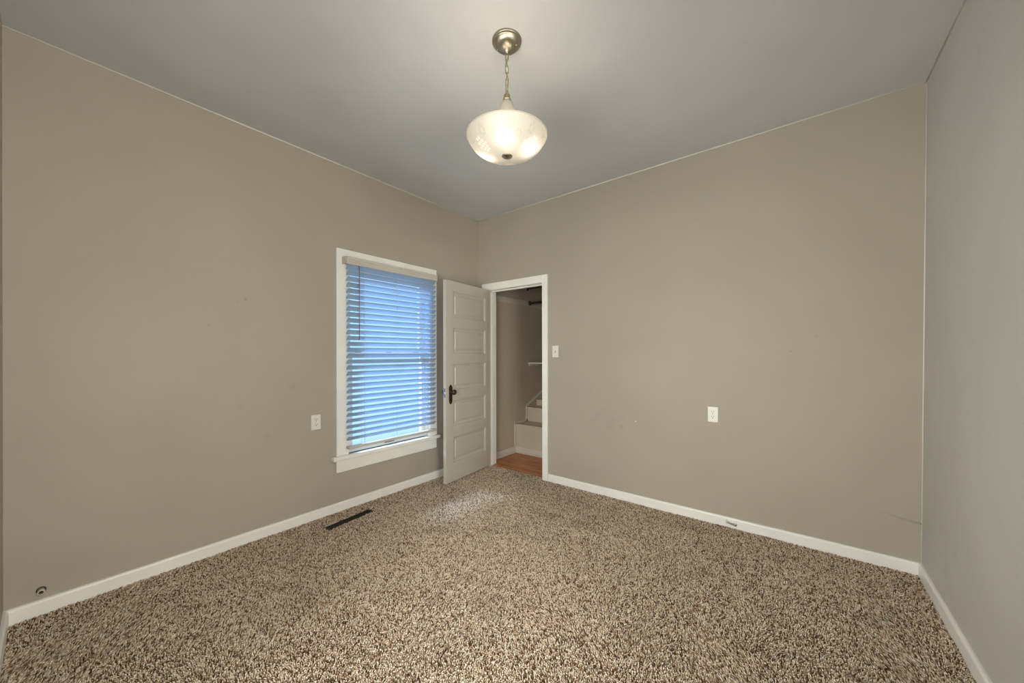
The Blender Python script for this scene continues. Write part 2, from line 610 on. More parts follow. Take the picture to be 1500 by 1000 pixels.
# ------------------------------------------------------------------ window_1
win = bpy.data.objects.new('window_1', None); link(win); win.location = (0, -1.161, WZ0)
struct(win, 'white trimmed window in the left wall behind the blind', 'window')
oy, oz = -1.161, WZ0


def W(mb, a, b, bev=0.0):
    return mb.box((a[0], a[1] - oy, a[2] - oz), (b[0], b[1] - oy, b[2] - oz), bev)


CY0, CY1 = -1.687, -0.645
W(MB(), (0, CY0, WZ0), (0.02, WY0, 2.154), 0.002).build('casing', M['trim'], win)
W(MB(), (0, WY1, WZ0), (0.02, CY1, 2.154), 0.002).build('casing', M['trim'], win)
W(MB(), (0, WY0, WZ1), (0.02, WY1, 2.154), 0.002).build('casing', M['trim'], win)
W(W(MB(), (-0.03, WY0 + 0.012, 0.416), (0.002, WY1 - 0.012, 0.449)), (0.0, -1.725, 0.416), (0.052, -0.62, 0.449), 0.006).build('sill', M['trim'], win)
W(MB(), (0, -1.689, 0.315), (0.020, -0.647, 0.416), 0.003).build('apron', M['trim'], win)
j = MB()
W(j, (-0.139, WY0, WZ0), (0, WY0 + 0.012, WZ1)); W(j, (-0.139, WY1 - 0.012, WZ0), (0, WY1, WZ1))
W(j, (-0.139, WY0, WZ1 - 0.012), (0, WY1, WZ1)); W(j, (-0.139, WY0, 0.430), (-0.028, WY1, 0.452))
# stops that make the vinyl track
for xx in (-0.020, -0.062, -0.105):
    W(j, (xx - 0.008, WY1 - 0.024, WZ0), (xx, WY1 - 0.010, WZ1))
    W(j, (xx - 0.008, WY0 + 0.010, WZ0), (xx, WY0 + 0.024, WZ1))
j.build('jamb', M['vinyl'], win)


def sash(x0, x1, z0, z1, br, tr):
    a, b = WY0 + 0.014, WY1 - 0.014
    fr = MB()
    W(fr, (x0, a, z0), (x1, b, z0 + br), 0.003); W(fr, (x0, a, z1 - tr), (x1, b, z1), 0.003)
    W(fr, (x0, a, z0 + br), (x1, a + 0.045, z1 - tr)); W(fr, (x0, b - 0.045, z0 + br), (x1, b, z1 - tr))
    so = fr.build('sash', M['vinyl'], win)
    xm = (x0 + x1) / 2
    W(MB(), (xm - 0.003, a + 0.045, z0 + br), (xm + 0.003, b - 0.045, z1 - tr)).build('pane', M['pane'], so)
    return so


s_low = sash(-0.060, -0.030, 0.440, 1.30, 0.040, 0.035)
s_up = sash(-0.100, -0.070, 1.265, 2.048, 0.035, 0.045)
W(MB(), (-0.034, -1.222, 0.468), (-0.022, -1.124, 0.484), 0.003).build('sash_lift', M['lift'], s_low)
for yy in (-1.47, -1.165, -0.86):
    W(MB(), (-0.06, yy - 0.025, 1.298), (-0.035, yy + 0.025, 1.316), 0.004).build('sash_lock', M['bronze'], s_low)

# ------------------------------------------------------------------ blind
by = -1.165
blind = thing('window_blind', 'white horizontal slat blind lowered over the window, its slats tilted and glowing blue', 'blind', (0.02, by, 0.50))


def Bx(mb, a, b, bev=0.0):
    return mb.box((a[0] - 0.02, a[1] - by, a[2] - 0.50), (b[0] - 0.02, b[1] - by, b[2] - 0.50), bev)


SY0, SY1 = -1.617, -0.699
Bx(MB(), (0.0205, SY0, 2.03), (0.072, SY1, 2.078), 0.002).build('headrail', M['rail'], blind)
# stepped valance with returns
vp = [(0.078, 2.024), (0.086, 2.024), (0.088, 2.030), (0.088, 2.042), (0.084, 2.047), (0.084, 2.062), (0.089, 2.068), (0.089, 2.080), (0.086, 2.084), (0.078, 2.084)]
v = MB().prism([(x - 0.02, z - 0.50) for x, z in vp], 'y', -1.637 - by, -0.693 - by)
v.build('valance', M['rail'], blind)
Bx(MB(), (0.0205, -1.643, 2.026), (0.080, -1.636, 2.084), 0.001).build('end_bracket', M['steel'], blind).data.materials[0] = M['rail']
Bx(MB(), (0.0205, -0.694, 2.026), (0.080, -0.687, 2.084), 0.001).build('end_bracket', M['rail'], blind)

NS, PITCH, TILT = 30, 0.0489, R(43)
bm = bmesh.new()
chord, thick, sag, nn = 0.050, 0.0028, 0.0022, 8
top, bot = [], []
for i in range(nn + 1):
    u = -1 + 2 * i / nn
    x = u * chord / 2
    z = sag * (1 - u * u)
    tk = thick * (0.45 if abs(u) > 0.99 else 1.0)
    top.append((x, z + tk / 2)); bot.append((x, z - tk / 2))
outline = top + bot[::-1]
outline = [(x * math.cos(TILT) - z * math.sin(TILT), x * math.sin(TILT) + z * math.cos(TILT)) for x, z in outline]
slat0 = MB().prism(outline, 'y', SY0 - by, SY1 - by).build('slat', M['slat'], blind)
for p in slat0.data.polygons:
    if len(p.vertices) == 4:
        p.use_smooth = False
zt = 2.005
for k in range(NS):
    so = slat0 if k == 0 else slat0.copy()
    if k:
        C.objects.link(so)
    so.location = (0.06 - 0.02, random.uniform(-0.0015, 0.0015), zt - k * PITCH - 0.50)
    so.rotation_euler = (random.uniform(-0.0006, 0.0006), random.uniform(-0.02, 0.02), 0)
Bx(MB(), (0.036, SY0, 0.503), (0.084, SY1, 0.525), 0.004).build('bottom_rail', M['rail'], blind)
for yc in (-1.480, -1.163, -0.885):
    cd = MB()
    for xo in (0.0345, 0.0855):
        cd.tube([(xo - 0.02, yc - by, 0.02), (xo - 0.02, yc - by, 1.53)], 0.0009, n=5)
    cd.tube([(0.04, yc + 0.012 - by, 0.02), (0.04, yc + 0.012 - by, 1.53)], 0.0008, n=5)
    cd.build('ladder_cord', M['cord'], blind)
wd = MB().tube([(0.102 - 0.02, -1.535 - by, 2.012 - 0.5), (0.1 - 0.02, -1.535 - by, 1.402 - 0.5)], 0.0036, n=8)
wd.tube([(0.086 - 0.02, -1.535 - by, 2.022 - 0.5), (0.102 - 0.02, -1.535 - by, 2.010 - 0.5)], 0.002, n=6)
wd.build('tilt_wand', M['wand'], blind)

# ------------------------------------------------------------------ doorway frame and door
fr = bpy.data.objects.new('trim_7', None); link(fr); fr.location = (0.54, 0, 0)
struct(fr, 'white casing around the closet doorway', 'door frame')


def F(mb, a, b, bev=0.0):
    return mb.box((a[0] - 0.54, a[1], a[2]), (b[0] - 0.54, b[1], b[2]), bev)


F(MB(), (0.080, -0.020, FZ), (0.158, 0, DZ + 0.008), 0.002).build('casing', M['trim'], fr)
F(MB(), (0.914, -0.020, FZ), (0.978, 0, 2.0925), 0.002).build('casing', M['trim'], fr)
cm = MB(); F(cm, (0.080, -0.020, 2.012), (0.914, 0, 2.0925), 0.002); F(cm, (0.12, -0.0235, 2.020), (0.914, -0.016, 2.027), 0.002)
cm.build('casing', M['trim'], fr)
jb = MB()
F(jb, (DX0 - 0.015, -0.001, FZ), (DX0 + 0.001, TH + 0.004, DZ)); F(jb, (DX1 - 0.001, -0.001, FZ), (DX1 + 0.012, TH + 0.004, DZ))
F(jb, (DX0 - 0.015, -0.001, DZ - 0.001), (DX1 + 0.012, TH + 0.004, DZ + 0.014))
F(jb, (DX0, 0.040, FZ), (DX0 + 0.010, 0.075, DZ)); F(jb, (DX1 - 0.010, 0.040, FZ), (DX1, 0.075, DZ)); F(jb, (DX0, 0.040, DZ - 0.012), (DX1, 0.075, DZ))
jb.build('jamb', M['trim'], fr)

# door leaf: local s along the leaf from the hinge, local n out of the visible face
ang = math.atan2(-0.994, 0.109)
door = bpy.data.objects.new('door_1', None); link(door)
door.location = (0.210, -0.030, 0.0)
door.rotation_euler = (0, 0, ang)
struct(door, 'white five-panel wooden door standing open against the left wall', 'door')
# local +x = along the leaf; local +y points to the room side (visible face at y=0), body towards -y
LW, T = 0.733, 0.035
PAN = [(1.647, 1.905), (1.289, 1.546), (0.931, 1.186), (0.571, 0.824), (0.206, 0.460)]
S0, S1 = 0.086, 0.624
leaf = MB()
leaf.box((0, -T, 0.020), (S0, 0, 2.009), 0.0015)
leaf.box((S1, -T, 0.020), (LW, 0, 2.009), 0.0015)
zs = [2.009] + [z for p in PAN for z in (p[1], p[0])] + [0.020]
for k in range(0, len(zs), 2):
    leaf.box((S0 - 0.001, -T, zs[k + 1]), (S1 + 0.001, 0, zs[k]))
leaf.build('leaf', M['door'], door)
for z0, z1 in PAN:
    p = MB()
    rc = 0.0145
    for face in (0, 1):                 # both faces of the panel
        def Y(y):
            return y if face == 0 else -T - y
        t = bmesh.new()
        rings = []
        for ins, y in ((0.0, 0.0), (0.001, -0.0085), (0.006, -0.010), (0.019, -rc), (0.034, -rc - 0.001), (0.042, -rc + 0.005), (0.045, -rc + 0.0055)):
            rings.append([t.verts.new((S0 + ins, Y(y), z0 + ins)), t.verts.new((S1 - ins, Y(y), z0 + ins)),
                          t.verts.new((S1 - ins, Y(y), z1 - ins)), t.verts.new((S0 + ins, Y(y), z1 - ins))])
        for A, B in zip(rings, rings[1:]):
            for k in range(4):
                t.faces.new((A[k], A[(k + 1) % 4], B[(k + 1) % 4], B[k]))
        t.faces.new(rings[-1])
        bmesh.ops.recalc_face_normals(t, faces=t.faces)
        p.add(t)
    p.build('panel', M['door'], door)


# knob set on both faces
def knob_set(side):
    sy = 1 if side == 0 else -1
    y0 = 0.0 if side == 0 else -T
    pts = []
    hw = [(0.790, 0.004), (0.800, 0.014), (0.815, 0.021), (0.835, 0.023), (0.880, 0.0235), (0.930, 0.023), (0.945, 0.026), (0.960, 0.022), (0.972, 0.013), (0.982, 0.004)]
    pts = [(0.667 + w_, z) for z, w_ in hw] + [(0.667 - w_, z) for z, w_ in hw[::-1]]
    pl = MB().prism(pts, 'y', y0, y0 + sy * 0.004)
    pts2 = [(0.667 + (x - 0.667) * 0.72, 0.886 + (z - 0.886) * 0.86) for x, z in pts]
    pl.prism(pts2, 'y', y0 + sy * 0.004, y0 + sy * 0.0065)
    po = pl.build('escutcheon', M['bronze'], door)
    po['label'] = 'ornate dark bronze knob plate'
    kn = MB().lathe([(0, 0.066), (0.012, 0.065), (0.021, 0.060), (0.0265, 0.051), (0.026, 0.043), (0.019, 0.036), (0.011, 0.032), (0.009, 0.022), (0.010, 0.014), (0.016, 0.008), (0.017, 0.004), (0, 0.004)], n=24,
                    mat=Matrix.Translation((0.667, y0, 0.910)) @ Matrix.Rotation(-PI / 2 * sy, 4, 'X'))
    kn.build('knob', M['bronze'], door, smooth=True)['label'] = 'dark bronze door knob'
    MB().lathe([(0, 0.002), (0.006, 0.002), (0.006, 0), (0, 0)], n=12, mat=Matrix.Translation((0.667, y0 + sy * 0.0065, 0.845)) @ Matrix.Rotation(-PI / 2 * sy, 4, 'X')).build('keyhole', M['slot'], po)


knob_set(0)
knob_set(1)
MB().box((LW - 0.0005, -T + 0.007, 0.86), (LW + 0.0012, -0.007, 0.95), 0.0004).build('latch_plate', M['steel'], door)
MB().box((LW + 0.0012, -T + 0.012, 0.895), (LW + 0.010, -0.014, 0.915), 0.001).build('latch', M['steel'], door)
for hz in (0.25, 1.02, 1.78):
    MB().tube([(-0.012, -T - 0.003, hz - 0.045), (-0.012, -T - 0.003, hz + 0.045)], 0.006, n=10).box((-0.012, -T - 0.002, hz - 0.043), (0.026, -T + 0.0004, hz + 0.043)).build('hinge', M['bronze'], door)

# ------------------------------------------------------------------ closet beyond the doorway
CX = 0.050
struct(MB().box((-0.14, 0.035, -0.10), (1.75, 0.655, -0.006)).build('floor_closet', M['wood']), 'orange oak strip floor inside the closet', 'floor')
struct(MB().box((-0.14, TH, FZ), (CX, 2.30, 2.60)).build('wall_closet_left', M['wall_closet']), 'left wall inside the closet', 'wall')
struct(MB().box((-0.14, 2.20, FZ), (1.75, 2.30, 2.60)).build('wall_closet_back', M['wall_closet']), 'far wall inside the closet', 'wall')
struct(MB().box((1.65, TH, FZ), (1.75, 2.20, 2.60)).build('wall_closet_right', M['wall_closet']), 'right wall inside the closet', 'wall')
struct(MB().box((-0.14, TH, 2.60), (1.75, 2.30, 2.70)).build('ceiling_closet', M['wall_closet']), 'ceiling inside the closet', 'ceiling')

# painted steps that climb away inside the closet
M['step'] = principled('step_paint', (0.60, 0.525, 0.435), rough=0.45, var=0.03, vscale=6)
st = thing('closet_steps', 'painted boxed-in steps climbing at the back of the closet', 'stairs', (0.85, 0.655, FZ))
levels = [(0.655, 0.370), (0.912, 0.560), (1.13, 0.640), (1.34, 0.76), (1.55, 0.88)]
prev = FZ
for k, (y, z) in enumerate(levels):
    yb = levels[k + 1][0] if k + 1 < len(levels) else 2.195
    MB().box((CX - 0.839, y - 0.655, 0.0), (0.79, yb - 0.655, z - FZ - 0.022)).build('riser', M['step'], st)
    MB().box((CX - 0.839, y - 0.655 - 0.012, z - FZ - 0.022), (0.79, yb - 0.655, z - FZ), 0.004).build('tread', M['step'], st)
# skirt moulding that follows the steps up the left wall
sk = MB()
sw = 0.024


def strip(a, b, sk=sk):
    (y0, z0), (y1, z1) = a, b
    d = Vector((0, y1 - y0, z1 - z0)); L_ = d.length; d.normalize()
    nrm = Vector((0, -d.z, d.y))
    t = bmesh.new()
    P0, P1 = Vector((0, y0, z0)), Vector((0, y1, z1))
    vv = []
    for X in (CX - 0.001, CX + 0.012):
        for P, s in ((P0, 0), (P1, 0), (P1, 1), (P0, 1)):
            q = P + nrm * sw * s; q.x = X
            vv.append(t.verts.new((q.x - 0.85, q.y - 0.655, q.z - FZ)))
    for f_ in ((0, 1, 2, 3), (7, 6, 5, 4), (0, 4, 5, 1), (1, 5, 6, 2), (2, 6, 7, 3), (3, 7, 4, 0)):
        t.faces.new([vv[i] for i in f_])
    bmesh.ops.recalc_face_normals(t, faces=t.faces)
    sk.add(t)


strip((0.652, 0.07), (0.652, 0.385))
strip((0.630, 0.370), (0.912, 0.370))
strip((0.910, 0.370), (0.910, 0.572))
strip((0.896, 0.560), (1.60, 0.872))
o = sk.build('trim_8', principled('skirt_paint', (0.66, 0.60, 0.52), rough=0.4, var=0.02))
o.location = (0.85, 0.655, FZ)
struct(o, 'painted moulding following the steps up the closet left wall', 'moulding')

# closet baseboards with a shoe moulding
M['closet_trim'] = principled('closet_trim', (0.66, 0.62, 0.55), rough=0.4, var=0.03)


def closet_base(name, ax, a, b, at):
    m = MB()
    if ax == 'y':
        m.box((at, a, -0.006), (at + 0.014, b, 0.078), 0.004)
        m.box((at, a, -0.006), (at + 0.026, b, 0.014), 0.005)
    else:
        m.box((a, at - 0.014, -0.006), (b, at, 0.078), 0.004)
        m.box((a, at - 0.026, -0.006), (b, at, 0.014), 0.005)
    return struct(m.build(name, M['closet_trim']))


closet_base('baseboard_closet_left', 'y', TH, 0.655, CX)
closet_base('baseboard_closet_back', 'x', CX + 0.014, 1.65, 0.655)

# cleat boards, rods and the small shelf
o = MB().box((CX, TH, 1.936), (CX + 0.018, 2.20, 2.008), 0.002).build('cleat_board', M['step'])
tag(o, 'painted cleat board running along the closet left wall under the rod', 'board')


def rod(name, y, z, label, r=0.014):
    t = thing(name, label, 'closet rod', (CX + 0.018, y, z), 0, None)
    rx = Matrix.Rotation(PI / 2, 4, 'Y')
    MB().lathe([(0, 0), (0.030, 0), (0.030, 0.006), (0.022, 0.012), (0.020, 0.022), (0, 0.022)], n=20, mat=rx).build('flange', M['rod'], t)
    MB().tube([(0.004, 0, 0), (1.65 - CX - 0.018, 0, 0)], r, n=14).build('bar', M['rod'], t)
    return t


rod('closet_rod', 0.949, 1.978, 'dark metal hanging rod on the cleat board inside the closet')
t = rod('closet_rod', 0.92, 2.180, 'upper dark brown rod just under the doorway head in the closet', 0.012)
t.location.x = CX
o = MB().box((CX, 0.945, 1.148), (1.65, 1.25, 1.168), 0.002).box((CX, 0.96, 1.120), (CX + 0.014, 1.25, 1.148)).build('closet_shelf', M['closet_trim'])
tag(o, 'small pale shelf board on the closet wall above the steps', 'shelf')

# ------------------------------------------------------------------ wall plates


def plate(t, w_=0.071, h=0.116):
    # local: plate lies in XZ, faces -Y
    return MB().box((-w_ / 2, -0.006, -h / 2), (w_ / 2, 0.0, h / 2), 0.003, 3).build('plate', M['plate'], t)


def screw(t, z):
    return MB().lathe([(0, 0.0012), (0.003, 0.0008), (0.0034, 0), (0, 0)], n=12, mat=Matrix.Translation((0, -0.0060, z)) @ Matrix.Rotation(PI / 2, 4, 'X')).build('screw', M['steel'], t)


def outlet(label, loc, rotz):
    t = thing('wall_outlet', label, 'outlet', loc, rotz, 'wall outlets')
    plate(t)
    for zc in (0.0195, -0.0195):
        pts = []
        for k in range(40):
            a = 2 * PI * k / 40
            x, z = 0.0172 * math.cos(a), 0.0172 * math.sin(a)
            z = max(-0.0142, min(0.0142, z))
            pts.append((x, zc + z))
        rc = MB().prism(pts, 'y', -0.0085, -0.005).build('receptacle', M['plate'], t)
        sl = MB()
        sl.box((-0.0078, -0.0089, zc + 0.000), (-0.0053, -0.0080, zc + 0.0095)).box((0.0050, -0.0089, zc + 0.001), (0.0075, -0.0080, zc + 0.0090))
        sl.lathe([(0, 0.0005), (0.0030, 0.0005), (0.0030, 0), (0, 0)], n=14, mat=Matrix.Translation((0, -0.0084, zc - 0.0068)) @ Matrix.Rotation(PI / 2, 4, 'X'))
        sl.build('slots', M['slot'], rc)
    screw(t, 0.0)
    return t


outlet('white duplex outlet on the left wall beside the window', (0, -1.842, 0.752), PI / 2)
outlet('white duplex outlet in the middle of the far wall', (2.459, 0, 0.820), 0)

t = thing('light_switch', 'white single toggle light switch on the far wall beside the doorway', 'switch', (1.064, 0, 1.308))
plate(t)
tg = MB().box((-0.0055, -0.0068, -0.0125), (0.0055, -0.005, 0.0125), 0.0005)
tg.build('toggle_slot', principled('toggle_slot_grey', (0.22, 0.21, 0.20), rough=0.5), t)
MB().box((-0.0040, -0.017, -0.004), (0.0040, 0, 0.005), 0.0012, mat=Matrix.Translation((0, -0.004, 0.001)) @ Matrix.Rotation(R(-28), 4, 'X')).build('toggle', M['plate'], t)
screw(t, 0.030); screw(t, -0.030)

# ------------------------------------------------------------------ little things on the walls
nail_prof = [(0, 0.010), (0.004, 0.0095), (0.0062, 0.007), (0.0065, 0.004), (0.004, 0.001), (0.003, 0), (0, 0)]
o = MB().lathe(nail_prof, n=16, mat=Matrix.Translation((0, 0, 0)) @ Matrix.Rotation(PI / 2, 4, 'X')).build('wall_plug', M['plate'])
o.location = (1.868, 0, 0.702)
tag(o, 'small white plug sticking out of the far wall right of the scuff marks', 'wall plug')
o2 = MB().lathe([(0, 0.006), (0.004, 0.0055), (0.0075, 0.003), (0.008, 0), (0, 0)], n=16, mat=Matrix.Rotation(PI / 2, 4, 'X')).build('screw_cover', M['wall_back'])
o2.location = (1.238, 0, 0.700)
tag(o2, 'paint-covered screw head on the far wall just right of the doorway', 'screw')
o3 = MB().lathe([(0, 0.0006), (0.004, 0.0005), (0.005, 0), (0, 0)], n=12, mat=Matrix.Rotation(-PI / 2, 4, 'Y')).build('nail_hole', M['slot'])
o3.location = (3.534, -0.62, 0.143)
tag(o3, 'tiny dark nail hole low on the right wall above the baseboard', 'nail hole')

# cream pipe stub with a dark hollow, low on the left wall
t = thing('pipe_stub', 'short cream pipe stub with a dark hollow end, low on the left wall above baseboard', 'pipe stub', (0, -3.155, 0.112))
ry = Matrix.Rotation(PI / 2, 4, 'Y')
MB().lathe([(0.0085, 0.034), (0.0115, 0.034), (0.0122, 0.031), (0.0122, 0), (0.0085, 0), (0.0085, 0.034)], n=24, mat=ry).build('pipe', M['cream'], t)
MB().lathe([(0, 0.014), (0.0085, 0.014), (0.0085, 0.004), (0, 0.004)], n=20, mat=ry).build('hollow', M['rust'], t)
MB().lathe([(0.0122, 0.0015), (0.0165, 0.0012), (0.0165, 0), (0.0122, 0), (0.0122, 0.0015)], n=24, mat=ry).build('wall_hole', M['slot'], t)

# spring door stop on the far baseboard
t = thing('door_stop', 'small bent metal spring door stop on the far baseboard', 'door stop', (2.605, -BT, 0.026))
MB().lathe([(0, 0.004), (0.010, 0.003), (0.012, 0), (0, 0)], n=16, mat=Matrix.Rotation(PI / 2, 4, 'X')).build('mount', M['steel'], t)
pts = []
for k in range(100):
    u = k / 99
    a = u * 2 * PI * 9
    c_ = Vector((-0.052 * u, -0.003 - 0.034 * u, 0.006 * u + 0.014 * u * u))
    pts.append(c_ + Vector((0.0055 * math.cos(a) * 0.6, 0.004 * math.cos(a), 0.0055 * math.sin(a))))
MB().tube(pts, 0.0012, n=6).build('spring', M['steel'], t)
MB().lathe([(0, 0.012), (0.006, 0.011), (0.008, 0.006), (0.008, 0), (0, 0)], n=14, mat=Matrix.Translation((-0.053, -0.036, 0.020)) @ Matrix.Rotation(R(70), 4, 'X') @ Matrix.Rotation(R(-40), 4, 'Y')).build('rubber_tip', M['plate'], t)

# ------------------------------------------------------------------ floor register
VL, VW, VA = 0.385, 0.066, math.atan2(0.377, -0.038)
VC = (0.2165, -1.680)
t = thing('floor_register', 'narrow dark metal floor register set in the carpet near the window', 'vent', (VC[0], VC[1], FZ), VA)
fm = MB()
fm.box((-VL / 2, -VW / 2, 0), (VL / 2, -VW / 2 + 0.009, 0.011), 0.002).box((-VL / 2, VW / 2 - 0.009, 0), (VL / 2, VW / 2, 0.011), 0.002)
fm.box((-VL / 2, -VW / 2 + 0.009, 0), (-VL / 2 + 0.012, VW / 2 - 0.009, 0.011)).box((VL / 2 - 0.012, -VW / 2 + 0.009, 0), (VL / 2, VW / 2 - 0.009, 0.011))
fm.build('frame', M['register'], t)
MB().box((-VL / 2 + 0.012, -VW / 2 + 0.009, 0.0), (VL / 2 - 0.012, VW / 2 - 0.009, 0.001)).build('duct', M['slot'], t)
lv = MB()
for k in range(24):
    x = -VL / 2 + 0.02 + k * (VL - 0.04) / 23
    lv.box((-0.0012, -VW / 2 + 0.009, -0.004), (0.0012, VW / 2 - 0.009, 0.004), mat=Matrix.Translation((x, 0, 0.0055)) @ Matrix.Rotation(R(30), 4, 'Y'))
lv.box((-VL / 2 + 0.012, -0.002, 0.006), (VL / 2 - 0.012, 0.002, 0.010))
lv.build('grille', M['register'], t)

# ------------------------------------------------------------------ pendant lamp
PX, PY = 1.826, -1.710
lamp = thing('pendant_lamp', 'lit frosted glass bowl pendant hanging on a brass chain from the ceiling', 'lamp', (PX, PY, H))


def Z(z):
    return z - H


cap = MB().lathe([(0.0735, 0), (0.0735, -0.006), (0.071, -0.011), (0.066, -0.012), (0.064, -0.016), (0.058, -0.026), (0.046, -0.037), (0.032, -0.045),
                  (0.018, -0.050), (0.011, -0.052), (0.010, -0.060), (0.006, -0.064), (0, -0.064)], n=64)
cap.build('canopy', M['nickel'], lamp, smooth=True)['label'] = 'round brushed metal ceiling canopy'
for a in (R(200), R(20)):
    MB().lathe([(0, -0.004), (0.004, -0.003), (0.0045, 0), (0, 0)], n=12, mat=Matrix.Translation((0.050 * math.cos(a), 0.050 * math.sin(a), -0.0335))).build('canopy_screw', M['brass'], lamp)
# chain
zt, zb = 2.786, 2.590
nl = 6
Lk = (zt - zb) / nl + 0.010
ch = None
for k in range(nl):
    zc = zt - (k + 0.5) * (zt - zb) / nl
    pts = []
    for q in range(20):
        a = 2 * PI * q / 20
        hx = 0.0075 * math.cos(a)
        hz = (Lk / 2 - 0.0075) * (1 if math.sin(a) > 0 else -1) + 0.0075 * math.sin(a)
        pts.append((hx, 0, hz))
    rot = Matrix.Translation((0, 0, Z(zc))) @ Matrix.Rotation(R(15 + 90 * (k % 2) + 12 * k), 4, 'Z')
    MB().tube(pts, 0.0017, n=8, closed=True, mat=rot).build('chain_link', M['brass'], lamp)
pts = []
for k in range(40):
    u = k / 39
    pts.append((0.008 * math.sin(u * 11), 0.008 * math.cos(u * 11), Z(zt + 0.01 - u * (zt - zb + 0.02))))
MB().tube(pts, 0.0013, n=6).build('cord', M['brass'], lamp)
MB().lathe([(0, Z(2.600)), (0.006, Z(2.598)), (0.008, Z(2.590)), (0.006, Z(2.583)), (0.012, Z(2.580)), (0.0165, Z(2.576)), (0.0165, Z(2.560)), (0.021, Z(2.556)), (0.021, Z(2.549)), (0, Z(2.549))], n=32).build('socket_cap', M['brass'], lamp, smooth=True)
nk = [(0.012, 2.549), (0.021, 2.546), (0.028, 2.538), (0.034, 2.520), (0.038, 2.500), (0.041, 2.470), (0.044, 2.440), (0.049, 2.415), (0.058, 2.400),
      (0.056, 2.399), (0.046, 2.413), (0.041, 2.440), (0.038, 2.470), (0.035, 2.500), (0.031, 2.519), (0.025, 2.536), (0.012, 2.546)]
MB().lathe([(r, Z(z)) for r, z in nk], n=144, rib=36, ribamp=0.018).build('glass_neck', M['neck'], lamp, smooth=True)
# stem down the middle carrying the sockets and the bowl
MB().tube([(0, 0, Z(2.549)), (0, 0, Z(2.268))], 0.005, n=10).build('stem', M['brass'], lamp)
bulb_pos = [(math.cos(a) * q, math.sin(a) * q) for a, q in ((R(-56), 0.096), (R(32), 0.108), (R(195), 0.112))]
for bx_, by_ in bulb_pos:
    d = Vector((bx_, by_, 0)).normalized()
    MB().tube([Vector((0, 0, Z(2.375))), d * 0.045 + Vector((0, 0, Z(2.368)))], 0.006, n=8).tube([d * 0.030 + Vector((0, 0, Z(2.368))), (d * (Vector((bx_, by_, 0)).length - 0.022)) + Vector((0, 0, Z(2.346)))], 0.013, n=12).build('bulb_socket', M['bulb_socket'], lamp)
    t_ = bmesh.new()
    bmesh.ops.create_icosphere(t_, subdivisions=3, radius=0.023)
    m_ = MB(); m_.add(t_, Matrix.Translation((bx_, by_, Z(2.338 if by_ < -0.05 else 2.324))))
    m_.build('bulb', M['bulb'], lamp, smooth=True)

# bowl: finely divided so that the etched grapes and leaves can be a mesh attribute
prof = [(0.006, 2.2745), (0.03, 2.2750), (0.06, 2.2785), (0.09, 2.2825), (0.12, 2.2900), (0.15, 2.3045), (0.17, 2.3190), (0.185, 2.3360), (0.195, 2.3525), (0.2005, 2.3690)]


def prof_at(u):
    rr = 0.006 + u * (0.2005 - 0.006)
    for (r0, z0), (r1, z1) in zip(prof, prof[1:]):
        if rr <= r1 + 1e-9:
            k = (rr - r0) / (r1 - r0)
            return rr, z0 + k * (z1 - z0)
    return prof[-1]


NR, NA = 80, 400
# smooth the profile
zsm = np.array([prof_at(i / NR)[1] for i in range(NR + 1)])
for _ in range(60):
    zsm[1:-1] = 0.5 * zsm[1:-1] + 0.25 * (zsm[:-2] + zsm[2:])
rsm = 0.006 + np.arange(NR + 1) / NR * (0.2005 - 0.006)
verts, et = [], []
ngrape = []
rg = random.Random(3)
for base_a in (R(-2), R(122), R(242)):
    # a bunch of grapes, tapering towards the rim side
    for row, cnt in enumerate((2, 3, 4, 3, 2)):
        for q in range(cnt):
            rr = 0.098 + row * 0.0155
            aa = base_a + ((q - (cnt - 1) / 2) * 0.0165) / rr + 0.03 * row
            ngrape.append((rr * math.cos(aa), rr * math.sin(aa), 0.0068, 1.0))
    # leaves: clusters of lobes
    for (dr, da, n_) in ((0.172, 0.42, 7), (0.150, -0.50, 7), (0.080, 0.62, 5), (0.176, -0.15, 5)):
        for q in range(n_):
            a2 = 2 * PI * q / n_
            lx = dr * math.cos(base_a + da) + 0.013 * math.cos(a2)
            ly = dr * math.sin(base_a + da) + 0.013 * math.sin(a2)
            ngrape.append((lx, ly, 0.0058, -0.8))
G = np.array(ngrape)
for i in range(NR + 1):
    for k in range(NA):
        a = 2 * PI * k / NA
        verts.append((rsm[i] * math.cos(a), rsm[i] * math.sin(a), Z(zsm[i])))
V = np.array(verts)
etch = np.zeros(len(V))
for gx, gy, gr, amt in G:
    dd = np.hypot(V[:, 0] - gx, V[:, 1] - gy) / gr
    k_ = 1 - np.clip((dd - 0.7) / 0.4, 0, 1)
    etch = np.where(np.abs(amt * k_) > np.abs(etch), amt * k_, etch)
faces = []
for i in range(NR):
    for k in range(NA):
        k2 = (k + 1) % NA
        faces.append((i * NA + k, i * NA + k2, (i + 1) * NA + k2, (i + 1) * NA + k))
me = bpy.data.meshes.new('bowl')
me.from_pydata([tuple(v_) for v_ in V], [], faces)
at = me.attributes.new('etch', 'FLOAT', 'POINT')
at.data.foreach_set('value', etch.astype(np.float32))
for p in me.polygons:
    p.use_smooth = True
me.materials.append(M['bowl'])
bowl = link(bpy.data.objects.new('bowl', me), lamp)
bowl['label'] = 'frosted glass bowl etched with grapes and leaves'
